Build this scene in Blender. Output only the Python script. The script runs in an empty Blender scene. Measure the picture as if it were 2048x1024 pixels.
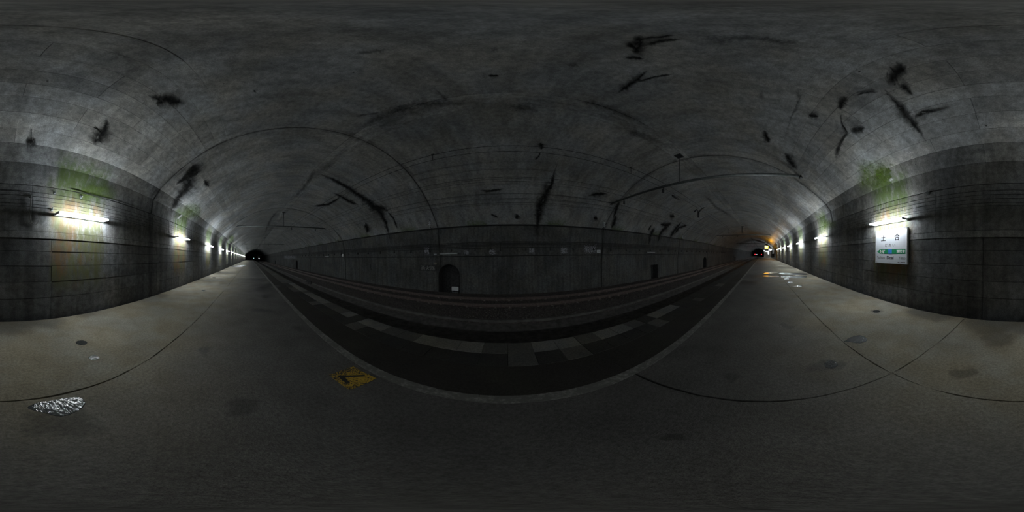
import bpy, bmesh, math, random
from mathutils import Vector, Matrix
random.seed(7)
sc = bpy.context.scene
COL = sc.collection
PI = math.pi

# ------------------------------------------------------------------ camera, world, exposure
EYE = 1.25                                   # lens height over the platform
PITCH = math.radians(.703)                   # the tunnel climbs a little to the right
CX0 = 1013.0                                 # image column that faces the far wall squarely

def pixel_dir(x, y):
    a = math.radians((x - CX0) * 360 / 2048)
    e = math.radians((512 - y) * 180 / 1024)
    X, Y, Z = math.sin(a) * math.cos(e), math.cos(a) * math.cos(e), math.sin(e)
    return Vector((X * math.cos(PITCH) + Z * math.sin(PITCH), Y, Z * math.cos(PITCH) - X * math.sin(PITCH)))

cam = bpy.data.cameras.new('camera')
cam.type = 'PANO'
try:
    cam.panorama_type = 'EQUIRECTANGULAR'
except Exception:
    pass
try:
    cam.cycles.panorama_type = 'EQUIRECTANGULAR'
except Exception:
    pass
cam.clip_start = .02
cam.clip_end = 2000
camo = bpy.data.objects.new('camera', cam)
COL.objects.link(camo)
f = pixel_dir(1024, 512).normalized()
u = pixel_dir(1024, 0).normalized()
r = f.cross(u).normalized()
u = r.cross(f).normalized()
camo.matrix_world = Matrix(((r.x, u.x, -f.x, 0), (r.y, u.y, -f.y, 0), (r.z, u.z, -f.z, EYE), (0, 0, 0, 1)))
sc.camera = camo

world = bpy.data.worlds.new('underground')
sc.world = world
world.use_nodes = True
world.node_tree.nodes['Background'].inputs[0].default_value = (0, 0, 0, 1)
world.node_tree.nodes['Background'].inputs[1].default_value = 0

sc.view_settings.view_transform = 'Standard'
sc.view_settings.look = 'None'
sc.view_settings.exposure = 0.0
sc.view_settings.gamma = 1.0
sc.view_settings.use_curve_mapping = False
try:
    sc.cycles.use_denoising = True
    sc.cycles.sample_clamp_indirect = 3
    sc.cycles.max_bounces = 8
    sc.cycles.diffuse_bounces = 5
    sc.cycles.use_light_tree = True
    sc.cycles.caustics_reflective = False
    sc.cycles.caustics_refractive = False
except Exception:
    pass
TUBE_POWER = 118.0                           # radiance of the tubes next to the viewer
TUBE_MID, TUBE_FAR = 165.0, 235.0            # radiance raised farther along to brighten the far vault

# ------------------------------------------------------------------ helpers
def tag(o, label=None, cat=None, group=None, kind=None):
    if label: o['label'] = label
    if cat: o['category'] = cat
    if group: o['group'] = group
    if kind: o['kind'] = kind
    return o

def empty(name, loc=(0, 0, 0), label=None, cat=None, group=None, kind=None):
    o = bpy.data.objects.new(name, None)
    o.empty_display_size = .1
    o.location = loc
    COL.objects.link(o)
    return tag(o, label, cat, group, kind)

class MB:
    """collects boxes, tubes and lathes, then links them as one mesh object"""
    def __init__(s): s.bm = bmesh.new()
    def box(s, x0, x1, y0, y1, z0, z1):
        v = [s.bm.verts.new(p) for p in ((x0,y0,z0),(x1,y0,z0),(x1,y1,z0),(x0,y1,z0),(x0,y0,z1),(x1,y0,z1),(x1,y1,z1),(x0,y1,z1))]
        for q in ((3,2,1,0),(4,5,6,7),(0,1,5,4),(1,2,6,5),(2,3,7,6),(3,0,4,7)):
            s.bm.faces.new([v[i] for i in q])
        return s
    def tube(s, pts, rad, n=8, caps=True, smooth=True):
        pts = [Vector(p) for p in pts]
        rings = []
        prev = None
        for i, p in enumerate(pts):
            t = (pts[min(i+1, len(pts)-1)] - pts[max(i-1, 0)]).normalized()
            if prev is None:
                a = Vector((0,0,1)) if abs(t.z) < .9 else Vector((0,1,0))
                prev = (a - t * a.dot(t)).normalized()
            else:
                prev = (prev - t * prev.dot(t)).normalized()
            b = t.cross(prev)
            rr = rad[i] if isinstance(rad, (list, tuple)) else rad
            rings.append([s.bm.verts.new(p + prev * rr * math.cos(2*PI*k/n) + b * rr * math.sin(2*PI*k/n)) for k in range(n)])
        for q0, q1 in zip(rings, rings[1:]):
            for k in range(n):
                fc = s.bm.faces.new((q0[k], q0[(k+1) % n], q1[(k+1) % n], q1[k])); fc.smooth = smooth
        if caps:
            s.bm.faces.new(rings[0][::-1]); s.bm.faces.new(rings[-1])
        return s
    def prism(s, pts, vec):
        v = Vector(vec)
        a = [s.bm.verts.new(p) for p in pts]
        b = [s.bm.verts.new(Vector(p) + v) for p in pts]
        s.bm.faces.new(a); s.bm.faces.new(b[::-1])
        for i in range(len(a)):
            j = (i + 1) % len(a)
            s.bm.faces.new((a[i], b[i], b[j], a[j]))
        return s
    def quad(s, a, b, c, d):
        return s.bm.faces.new([s.bm.verts.new(p) for p in (a, b, c, d)])
    def build(s, name, mat, parent=None, bevel=0, fix=True):
        if fix: bmesh.ops.recalc_face_normals(s.bm, faces=s.bm.faces[:])
        if bevel:
            bmesh.ops.bevel(s.bm, geom=s.bm.edges[:], offset=bevel, segments=1, affect='EDGES')
        me = bpy.data.meshes.new(name)
        s.bm.to_mesh(me); s.bm.free()
        o = bpy.data.objects.new(name, me)
        if mat: me.materials.append(mat)
        COL.objects.link(o)
        if parent:
            o.parent = parent
            o.matrix_parent_inverse = Matrix.Translation(-Vector(parent.location))
        return o

def mesh_obj(name, verts, faces, mat, parent=None, smooth=False):
    me = bpy.data.meshes.new(name)
    me.from_pydata([tuple(v) for v in verts], [], faces)
    if smooth:
        for p in me.polygons: p.use_smooth = True
    me.materials.append(mat)
    o = bpy.data.objects.new(name, me)
    COL.objects.link(o)
    if parent: o.parent = parent
    return o

def copy_tree(o, loc, parent=None):
    c = o.copy(); COL.objects.link(c)
    if parent is not None:
        inv = o.matrix_parent_inverse.copy()
        c.parent = parent
        c.matrix_parent_inverse = inv
    else:
        c.location = loc
    for ch in list(o.children):
        copy_tree(ch, None, c)
    return c

# ------------------------------------------------------------------ node helpers
class NT:
    def __init__(s, name):
        s.m = bpy.data.materials.new(name); s.m.use_nodes = True
        s.t = s.m.node_tree; s.n = s.t.nodes; s.l = s.t.links
        s.b = s.n['Principled BSDF']
        g = s.n.new('ShaderNodeNewGeometry'); s.pos = g.outputs['Position']; s.geo = g
    def set(s, sock, v):
        if hasattr(v, 'is_linked'): s.l.new(v, sock)
        elif isinstance(v, (tuple, list)) and len(v) == 3 and sock.type == 'RGBA': sock.default_value = (*v, 1)
        else: sock.default_value = v
    def math(s, op, a, b=0.0, c=None, clamp=False):
        n = s.n.new('ShaderNodeMath'); n.operation = op; n.use_clamp = clamp
        s.set(n.inputs[0], a); s.set(n.inputs[1], b)
        if c is not None: s.set(n.inputs[2], c)
        return n.outputs[0]
    def noise(s, scale, detail=4, rough=.55, vec=None, stretch=None, dist=0):
        v = vec or s.pos
        if stretch:
            mp = s.n.new('ShaderNodeVectorMath'); mp.operation = 'MULTIPLY'
            s.l.new(v, mp.inputs[0]); mp.inputs[1].default_value = stretch; v = mp.outputs[0]
        n = s.n.new('ShaderNodeTexNoise'); n.inputs['Scale'].default_value = scale
        n.inputs['Detail'].default_value = detail; n.inputs['Roughness'].default_value = rough
        n.inputs['Distortion'].default_value = dist
        s.l.new(v, n.inputs['Vector'])
        return n.outputs[0]
    def ramp(s, fac, lo, hi, to0=0.0, to1=1.0):
        n = s.n.new('ShaderNodeMapRange'); n.interpolation_type = 'SMOOTHSTEP'
        s.set(n.inputs[0], fac)
        n.inputs[1].default_value = lo; n.inputs[2].default_value = hi
        n.inputs[3].default_value = to0; n.inputs[4].default_value = to1
        return n.outputs[0]
    def mix(s, fac, a, b, mode='MIX'):
        n = s.n.new('ShaderNodeMix'); n.data_type = 'RGBA'; n.blend_type = mode
        s.set(n.inputs[0], fac); s.set(n.inputs[6], a); s.set(n.inputs[7], b)
        return n.outputs[2]
    def xyz(s):
        n = s.n.new('ShaderNodeSeparateXYZ'); s.l.new(s.pos, n.inputs[0]); return n.outputs
    def bump(s, h, strength=.4, dist=.01):
        n = s.n.new('ShaderNodeBump'); n.inputs['Strength'].default_value = strength
        n.inputs['Distance'].default_value = dist; s.l.new(h, n.inputs['Height'])
        s.l.new(n.outputs[0], s.b.inputs['Normal'])
    def rnd(s):
        n = s.n.new('ShaderNodeObjectInfo'); return n.outputs['Random']

def plain(name, col, rough=.6, metal=0, var=.25, scale=8, bump=.15):
    t = NT(name)
    n = t.noise(scale, 5)
    t.set(t.b.inputs['Base Color'], t.mix(t.ramp(n, .3, .7), tuple(c * (1 - var) for c in col), tuple(c * (1 + var) for c in col)))
    t.b.inputs['Roughness'].default_value = rough
    t.b.inputs['Metallic'].default_value = metal
    if bump: t.bump(t.noise(scale * 9, 3), bump, .004)
    return t.m

def emit(name, col, power, back=None):
    t = NT(name)
    t.set(t.b.inputs['Base Color'], col)
    t.set(t.b.inputs['Emission Color'], col)
    n = t.noise(3, 1)
    t.set(t.b.inputs['Emission Strength'], t.ramp(n, 0, 1, power * .94, power * 1.06))
    return t.m

LAMP0, PITCH_L = 3.03, 4.78                  # lamp rhythm along the wall
RING0, PITCH_R = 6.6, 10.9                   # construction joints of the lining

def concrete(name, base, soot=.45, moss=False, joint_stain=True, bump=.35, rough=.85, piece=.12, streak=(5, 5, .35), cool=(.96, 1.0, 1.03), trackdark=False):
    t = NT(name)
    X, Y, Z = t.xyz()
    big = t.noise(.55, 6, .62, dist=.4)
    fine = t.noise(9, 7, .65)
    grit = t.noise(55, 4, .6)
    st = t.noise(1.0, 5, .6, stretch=streak)
    v = t.ramp(big, .28, .72, 1 - soot, 1.12)
    v = t.math('MULTIPLY', v, t.ramp(fine, .27, .73, .66, 1.24))
    v = t.math('MULTIPLY', v, t.ramp(st, .3, .66, .68, 1.08))
    v = t.math('MULTIPLY', v, t.ramp(grit, .3, .7, .74, 1.18))
    v = t.math('MULTIPLY', v, t.ramp(t.rnd(), 0, 1, 1 - piece, 1 + piece))
    if joint_stain:
        d = t.math('PINGPONG', t.math('SUBTRACT', X, RING0), PITCH_R / 2)
        d = t.math('ADD', d, t.math('MULTIPLY', t.math('SUBTRACT', st, .5), .5))
        v = t.math('MULTIPLY', v, t.ramp(d, .0, .2, .62, 1))
    if trackdark:                                     # concrete colour paler by the platform wall, darker over crown and track side
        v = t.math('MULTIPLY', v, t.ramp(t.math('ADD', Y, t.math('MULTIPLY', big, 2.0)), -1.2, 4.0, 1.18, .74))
    cb = tuple(base * c for c in cool)
    col = t.mix(t.ramp(t.noise(.9, 3), .35, .65), cb, (base * 1.0, base * .98, base * .92))
    hs = t.n.new('ShaderNodeVectorMath'); hs.operation = 'SCALE'
    t.l.new(col, hs.inputs[0]); t.l.new(v, hs.inputs[3])
    col = hs.outputs[0]
    # pits
    vo = t.n.new('ShaderNodeTexVoronoi'); vo.inputs['Scale'].default_value = 3.2
    t.l.new(t.pos, vo.inputs['Vector'])
    pit = t.ramp(vo.outputs['Distance'], .035, .06, 1, 0)
    pit = t.math('MULTIPLY', pit, t.ramp(t.noise(1.7, 2), .5, .58))
    col = t.mix(t.math('MULTIPLY', pit, .85), col, (.012, .012, .012))
    if moss:
        d = t.math('PINGPONG', t.math('SUBTRACT', X, LAMP0), PITCH_L / 2)
        nz = t.noise(2.2, 5, .65, stretch=(2.2, 2.2, .6))
        dd = t.math('ADD', d, t.math('MULTIPLY', t.math('SUBTRACT', nz, .5), .7))
        m = t.ramp(dd, .48, .78, 1, 0)
        low = t.ramp(Z, .3, .95)
        up = t.ramp(t.math('ADD', Z, t.math('MULTIPLY', nz, .6)), 3.4, 3.9, 1, 0)
        m = t.math('MULTIPLY', t.math('MULTIPLY', m, low), up)
        m = t.math('MULTIPLY', m, t.ramp(t.noise(5, 6, .7, stretch=(2, 2, .5)), .28, .56))
        hue = t.noise(1.6, 4, .6, stretch=(2, 2, .8))
        olive = t.mix(t.ramp(hue, .46, .62), (.13, .134, .05), (.19, .115, .045))
        green = (.085, .135, .028)
        gc = t.mix(t.ramp(t.math('ADD', Z, t.math('MULTIPLY', nz, .5)), 2.55, 2.95), olive, green)
        col = t.mix(t.math('MULTIPLY', m, .85), col, gc)
    t.set(t.b.inputs['Base Color'], col)
    t.b.inputs['Roughness'].default_value = rough
    t.b.inputs['Specular IOR Level'].default_value = .8 if rough < .7 else .3
    h = t.math('ADD', t.math('MULTIPLY', fine, .7), t.math('MULTIPLY', grit, .35))
    t.bump(t.math('SUBTRACT', h, t.math('MULTIPLY', pit, .5)), bump, .012)
    return t.m

M = {}
M['lining'] = concrete('lining_concrete', .56, soot=.30, moss=True, streak=(3, .8, .8), bump=.42, rough=.47, trackdark=True)
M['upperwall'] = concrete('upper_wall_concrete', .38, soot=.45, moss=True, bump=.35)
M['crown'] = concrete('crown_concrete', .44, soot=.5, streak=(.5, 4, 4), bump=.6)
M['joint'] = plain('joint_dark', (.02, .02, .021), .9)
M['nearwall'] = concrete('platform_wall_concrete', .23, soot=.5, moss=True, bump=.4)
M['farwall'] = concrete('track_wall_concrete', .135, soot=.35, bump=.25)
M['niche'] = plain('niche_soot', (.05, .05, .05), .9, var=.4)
M['ballast'] = plain('ballast', (.085, .074, .07), .9, var=.5, scale=14, bump=.9)
M['stone'] = plain('ballast_stone', (.09, .08, .076), .9, var=.5, scale=20, bump=.4)
M['bed'] = plain('siding_bed', (.07, .065, .062), .9, var=.4, scale=6, bump=.8)
M['kerb'] = plain('drain_kerb', (.10, .095, .09), .85, var=.3, scale=4)
M['rail'] = plain('rusty_rail', (.14, .108, .10), .55, .3, var=.25, scale=10)
M['sleeper'] = plain('sleeper', (.12, .10, .09), .85, var=.3, scale=6)
M['clip'] = plain('rail_clip', (.22, .19, .175), .7, 0)
M['steel'] = plain('galvanised_steel', (.17, .185, .185), .5, .4, var=.2)
M['darksteel'] = plain('dark_steel', (.05, .052, .055), .6, .4, var=.3)
M['wire'] = plain('overhead_wire', (.025, .026, .026), .6, .2, bump=0)
M['cable'] = plain('black_cable', (.016, .016, .017), .6, bump=0)
M['greycable'] = plain('grey_cable', (.20, .20, .19), .6, bump=0)
M['porcelain'] = plain('porcelain', (.55, .58, .60), .3, var=.1, bump=0)
M['white'] = plain('white_enamel', (.86, .88, .89), .35, var=.06, scale=2, bump=.03)
M['signwhite'] = plain('sign_enamel', (.76, .79, .84), .42, var=.03, scale=2.5, bump=0)
M['batten'] = plain('white_batten', (.6, .62, .63), .5, var=.08, bump=0)
M['socket'] = plain('grey_socket', (.16, .16, .165), .5, bump=0)
M['ink'] = plain('black_ink', (.015, .018, .025), .5, bump=0)
M['greyink'] = plain('grey_ink', (.12, .12, .13), .5, bump=0)
M['green'] = plain('green_band', (.012, .30, .12), .5, var=.08, bump=0)
M['blue'] = plain('blue_square', (.06, .25, .72), .5, var=.08, bump=0)
M['plate'] = plain('old_sign_plate', (.045, .045, .045), .7, var=.4)
M['faded'] = plain('faded_letters', (.26, .26, .26), .7, var=.3)
M['unlit'] = plain('unlit_tube', (.85, .88, .9), .3, var=.04, bump=0)
M['shelter'] = plain('shelter_panel', (.55, .58, .60), .6, var=.12, scale=2)
M['tube'] = emit('lit_tube', (.89, .965, 1.0), TUBE_POWER)
M['tube_mid'] = emit('lit_tube_mid', (.89, .965, 1.0), TUBE_MID)
M['tube_new'] = emit('lit_tube_far', (.87, .955, 1.0), TUBE_FAR)  # far tubes, set brighter to lift the distant vault
M['yellowlight'] = emit('yellow_sign_light', (1.0, .46, .02), 34)
M['shelterlamp'] = emit('shelter_lamp', (.9, .97, 1.0), 220)
M['whitelight'] = emit('lit_window', (.9, .97, 1.0), 2.2)
M['redlight'] = emit('red_signal', (1.0, .02, .03), 5)
M['farwhite'] = emit('far_white_lamp', (.85, .95, 1.0), 2.2)
M['fargreen'] = emit('far_green_lamp', (.55, .9, .8), 1.4)
M['farlamp'] = emit('distant_tunnel_lamp', (.85, .9, .85), 8)

# platform paving
def floor_mat(name, base, warm, wet=True, rough=.8, darken_to=None):
    t = NT(name)
    X, Y, Z = t.xyz()
    big = t.noise(.5, 6, .6, dist=.5)
    mid = t.noise(2.6, 6, .6)
    grit = t.noise(38, 5, .7)
    grain = t.noise(120, 3, .6)
    v = t.ramp(big, .3, .7, .78, 1.1)
    v = t.math('MULTIPLY', v, t.ramp(mid, .25, .75, .82, 1.12))
    v = t.math('MULTIPLY', v, t.ramp(grit, .3, .7, .74, 1.2))
    v = t.math('MULTIPLY', v, t.ramp(grain, .3, .7, .8, 1.15))
    if darken_to:                                       # concrete colour grades from paler at the wall to darker at the track
        v = t.math('MULTIPLY', v, t.ramp(t.math('ADD', Y, t.math('MULTIPLY', big, .9)), -1.5, 1.1, 1, darken_to))
    wetm = None
    if wet:
        spots = [(-.96, -.06, .13), (-1.9, -.53, .12), (1.3, .22, .09), (2.62, -.42, .10), (-7.02, .84, .55), (-6.4, .5, .5), (-3.74, .24, .22), (-9.4, .5, .5),
                 (-5.2, .55, .25), (1.82, -2.85, .42), (1.45, -2.78, .3), (.45, -2.7, .55), (-.2, -2.85, .62), (-.9, -2.95, .5), (.25, -2.25, .3), (-1.9, -3.05, .4), (-4.5, -2.85, .35),
                 (.5, .33, .05), (2.61, -2.21, .14), (.45, -1.35, .10), (1.42, -.64, .16), (7, .6, .8), (9, .2, .8), (-.35, -.72, .2), (-2.6, .75, .12)]
        dist = t.n.new('ShaderNodeVectorMath'); dist.operation = 'ADD'
        nv = t.n.new('ShaderNodeTexNoise'); nv.inputs['Scale'].default_value = 3.5; nv.inputs['Detail'].default_value = 4
        t.l.new(t.pos, nv.inputs['Vector'])
        sb = t.n.new('ShaderNodeVectorMath'); sb.operation = 'MULTIPLY_ADD'
        t.l.new(nv.outputs['Color'], sb.inputs[0]); sb.inputs[1].default_value = (.42, .42, 0); sb.inputs[2].default_value = (-.21, -.21, 0)
        t.l.new(t.pos, dist.inputs[0]); t.l.new(sb.outputs[0], dist.inputs[1])
        for sx, sy, rr in spots:
            dn = t.n.new('ShaderNodeVectorMath'); dn.operation = 'DISTANCE'
            t.l.new(dist.outputs[0], dn.inputs[0]); dn.inputs[1].default_value = (sx, sy, 0)
            k = t.ramp(dn.outputs['Value'], rr * .35, rr * 1.25, 1, 0)
            wetm = k if wetm is None else t.math('MAXIMUM', wetm, k)
        v = t.math('MULTIPLY', v, t.ramp(wetm, 0, 1, 1, .58))
        rg = t.ramp(wetm, 0, 1, rough, .5)
        t.l.new(rg, t.b.inputs['Roughness'])
    else:
        t.b.inputs['Roughness'].default_value = rough
    hs = t.n.new('ShaderNodeVectorMath'); hs.operation = 'SCALE'
    if darken_to: far = t.ramp(Y, -1.4, .6)
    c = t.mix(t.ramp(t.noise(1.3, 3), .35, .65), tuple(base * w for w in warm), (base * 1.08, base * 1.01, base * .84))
    if darken_to: c = t.mix(far, c, (base * 1.03, base * .99, base * .95))
    t.l.new(c, hs.inputs[0]); t.l.new(v, hs.inputs[3])
    t.l.new(hs.outputs[0], t.b.inputs['Base Color'])
    t.b.inputs['Specular IOR Level'].default_value = .25
    t.bump(t.math('ADD', grit, t.math('MULTIPLY', grain, .5)), .5, .012)
    return t.m
M['slab'] = floor_mat('platform_concrete', .345, (1.2, 1.04, .76), darken_to=.31)
M['asphalt'] = floor_mat('edge_asphalt', .034, (1.1, .98, .9))
M['crack'] = plain('slab_joint', (.02, .019, .018), .95)
M['tile_a'] = floor_mat('edge_tile_pale', .19, (1.0, 1.0, .98), wet=False)
M['tile_b'] = floor_mat('edge_tile_worn', .10, (1.0, .99, .97), wet=False)
M['tile_c'] = floor_mat('edge_tile_dark', .04, (1.0, .98, .96), wet=False)

def worn(name, col, under, lo, hi, scale=40, rough=.7):
    t = NT(name)
    n = t.math('ADD', t.math('MULTIPLY', t.noise(scale, 4, .6), .6), t.math('MULTIPLY', t.noise(4, 3), .4))
    g = t.noise(70, 3)
    c = t.mix(t.ramp(g, .3, .7), tuple(x * .8 for x in col), tuple(min(1, x * 1.2) for x in col))
    t.set(t.b.inputs['Base Color'], t.mix(t.ramp(n, lo, hi), under, c))
    t.b.inputs['Roughness'].default_value = rough
    t.bump(t.noise(60, 4), .4, .006)
    return t.m
M['yellow'] = worn('worn_yellow_paint', (.46, .29, .03), (.035, .033, .03), .47, .54, 75)
M['line'] = worn('faded_line_paint', (.24, .235, .22), (.12, .116, .108), .46, .64, 22)
M['black_mark'] = plain('black_paint', (.02, .02, .019), .7)

def water(name, ripple, scale, rough=.12, dist=.002, stretch=(1.0, .45, 1)):
    t = NT(name)
    t.b.inputs['Base Color'].default_value = (.05, .052, .055, 1)
    t.b.inputs['Roughness'].default_value = rough
    t.b.inputs['IOR'].default_value = 1.6
    t.b.inputs['Specular IOR Level'].default_value = 1.0
    a = t.noise(scale, 3, .55, stretch=stretch, dist=.6)
    t.bump(a, ripple, dist)
    return t.m
M['water'] = water('rippled_water', 1.0, 48, .10, .0048, (1, .4, 1))
M['splash'] = water('dripping_water', 1.0, 42, .13, .0042, (1, 1, 1))
M['still'] = water('still_water', 1.0, 6, .24, .003)

# leak stains: thin mineral and soot films lying on the concrete
def film(name, col, rough, lo=.5, gain=2.2, nscale=14, amp=1.0):
    t = NT(name)
    at = t.n.new('ShaderNodeAttribute'); at.attribute_name = 'film'
    n = t.noise(nscale, 6, .65)
    fa = t.math('ADD', at.outputs['Fac'], t.math('MULTIPLY', t.math('SUBTRACT', n, .5), amp))
    fa = t.math('MULTIPLY', t.math('SUBTRACT', fa, lo), gain, clamp=True)
    fa = t.math('MULTIPLY', fa, t.ramp(at.outputs['Fac'], 0, .12))
    tr = t.n.new('ShaderNodeBsdfTransparent')
    mx = t.n.new('ShaderNodeMixShader')
    t.l.new(fa, mx.inputs[0]); t.l.new(tr.outputs[0], mx.inputs[1]); t.l.new(t.b.outputs[0], mx.inputs[2])
    t.l.new(mx.outputs[0], t.n['Material Output'].inputs['Surface'])
    c = t.mix(t.ramp(t.noise(20, 3), .35, .65), tuple(x * .7 for x in col), tuple(x * 1.3 for x in col))
    t.set(t.b.inputs['Base Color'], c)
    t.b.inputs['Roughness'].default_value = rough
    t.b.inputs['Specular IOR Level'].default_value = .2
    return t.m
M['soot'] = film('black_leak_stain', (.016, .016, .016), .8, lo=.30, gain=1.35, nscale=9, amp=1.25)
M['faint'] = film('grey_damp_stain', (.05, .05, .048), .8, lo=.45, gain=.8, nscale=5, amp=1.3)
M['lime'] = film('white_lime_stain', (.55, .56, .55), .7, lo=.42, gain=4, nscale=30, amp=1.4)
M['speck'] = film('white_lime_speckle', (.38, .38, .42), .7, lo=.62, gain=5, nscale=16, amp=2.4)
M['algae'] = film('green_algae_film', (.13, .20, .035), .9, lo=.45, gain=1.3, nscale=9, amp=1.6)

# ------------------------------------------------------------------ tunnel section (Y across, Z up from the platform)
CY, CZ, RR = 3.4, -3.1 + EYE, 8.0
def arc(a):
    a = math.radians(a); return (CY + RR * math.cos(a), CZ + RR * math.sin(a))
NEAR = [(-3.02, 1.45 + EYE), (-2.93, 1.93 + EYE), (-2.69, 2.26 + EYE)]
ROWA = [136.4, 133.9, 131.5, 129.5, 127.4, 125.1, 122.6, 120.0]

def arc_out(a, d):
    a = math.radians(a); return (CY + (RR + d) * math.cos(a), CZ + (RR + d) * math.sin(a))
NEAR_ALL = NEAR + [arc_out(a, d) for a, d in zip(ROWA, (.08, .045, .02, 0, 0, 0, 0, 0))]
MIDA = [120 - 2 * i for i in range(15)]            # 120 .. 92
FARA = [87.5 - 2.2 * i for i in range(23)] + [38.0]
FAR_TOP = arc(38.0)                                  # 9.70, 3.08
WALLF = [(10.03, -1.45), (10.03, .75), (9.97, EYE), FAR_TOP]
PROFILE = [(-3.02, -.2)] + NEAR_ALL + [arc(a) for a in MIDA[1:]] + [arc(a) for a in FARA] + WALLF[::-1][1:]

def surf(x, y, off=.014):
    """point of the tunnel lining seen along a direction, a hair in front of the concrete"""
    v = pixel_dir(x, y)
    best = None
    for (y0, z0), (y1, z1) in zip(PROFILE, PROFILE[1:]):
        dy, dz = y1 - y0, z1 - z0
        det = v.y * (-dz) + v.z * dy
        if abs(det) < 1e-9: continue
        rz = z0 - EYE
        t = (y0 * (-dz) + rz * dy) / det
        s = (v.y * rz - v.z * y0) / det
        if t > 0 and -1e-6 <= s <= 1 + 1e-6 and (best is None or t < best[0]):
            n = Vector((0, dz, -dy)).normalized()
            best = (t, n)
    if best is None: return None
    t, n = best
    p = v * t; p.z += EYE
    if n.dot(-v) < 0: n = -n
    return p + n * off
def plane(x, y, X=None, Y=None, Z=None):
    v = pixel_dir(x, y)
    t = X / v.x if X is not None else Y / v.y if Y is not None else (Z - EYE) / v.z
    return Vector((v.x * t, v.y * t, v.z * t + EYE))

XL, XR = -300.0, 240.0
XP0, XP1 = -15.2, 17.5                              # zone where single panels show
# ---- ceiling
shell = MB()
ps = [(-3.2, EYE)] + [(CY + (RR + .26) * math.cos(math.radians(a)), CZ + (RR + .26) * math.sin(math.radians(a))) for a in [143.8 - 3 * i for i in range(36)]]
for (y0, z0), (y1, z1) in zip(ps, ps[1:]):
    for xa, xb in ((XL, -100), (-100, 100), (100, XR)):
        shell.quad((xa, y0, z0), (xb, y0, z0), (xb, y1, z1), (xa, y1, z1))
ceiling = shell.build('ceiling', M['joint'], fix=False)
tag(ceiling, 'arched concrete tunnel lining with ring joints over platform and track', 'ceiling', kind='structure')

def strip(pts, x0, x1, name, mat, parent, smooth=True, skirt=.06, nx=1, wob=0.0):
    """a piece of lining following section points, with edges turned back into the joint"""
    vs, fs = [], []
    xs = [x0 + (x1 - x0) * i / nx for i in range(nx + 1)]
    n = len(pts)
    for x in xs:
        for (py, pz) in pts:
            w = wob * (random.random() - .5) if wob else 0
            dy, dz = py - CY, pz - CZ
            l = math.hypot(dy, dz)
            vs.append((x, py + dy / l * w, pz + dz / l * w))
    for i in range(nx):
        for j in range(n - 1):
            a = i * n + j
            fs.append((a, a + n, a + n + 1, a + 1))
    def back(k):
        x, py, pz = vs[k]
        dy, dz = py - CY, pz - CZ
        l = math.hypot(dy, dz)
        vs.append((x, py + dy / l * skirt, pz + dz / l * skirt)); return len(vs) - 1
    nf = len(fs)
    def dup_v(k): vs.append(vs[k]); return len(vs) - 1
    rim = [j for j in range(n)] + [i * n + n - 1 for i in range(1, nx + 1)] + [nx * n + j for j in range(n - 2, -1, -1)] + [i * n for i in range(nx - 1, 0, -1)]
    bk = [back(k) for k in rim]
    rim = [dup_v(k) for k in rim]
    for i in range(len(rim)):
        j = (i + 1) % len(rim)
        fs.append((rim[i], rim[j], bk[j], bk[i]))
    o = mesh_obj(name, vs, fs, mat, parent)
    if smooth:
        for k, p in enumerate(o.data.polygons): p.use_smooth = k < nf
    return o

def lining_panel(pa, pb, x0, x1, mat):
    """flat shuttered panel between two section points"""
    g = .0022
    d = (random.random() - .5) * .005
    e = (random.random() - .5) * .007
    dy, dz = pb[0] - pa[0], pb[1] - pa[1]
    l = math.hypot(dy, dz); ty, tz = dy / l, dz / l
    ny, nz = tz, -ty                                  # into the tunnel
    def P(x, q, s, o): return (x, q[0] + ty * s + ny * o, q[1] + tz * s + nz * o)
    a0, a1 = P(x0 + g, pa, g, d), P(x1 - g, pa, g, d)
    b0, b1 = P(x0 + g, pb, -g, d + e), P(x1 - g, pb, -g, d + e)
    c = [P(x0 + g, pa, g, -.07), P(x1 - g, pa, g, -.07), P(x1 - g, pb, -g, -.07), P(x0 + g, pb, -g, -.07)]
    vs = [a0, a1, b1, b0] + c
    fs = [(0, 1, 2, 3), (0, 4, 5, 1), (1, 5, 6, 2), (2, 6, 7, 3), (3, 7, 4, 0)]
    return mesh_obj('lining_panel', vs, fs, mat, ceiling)

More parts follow.
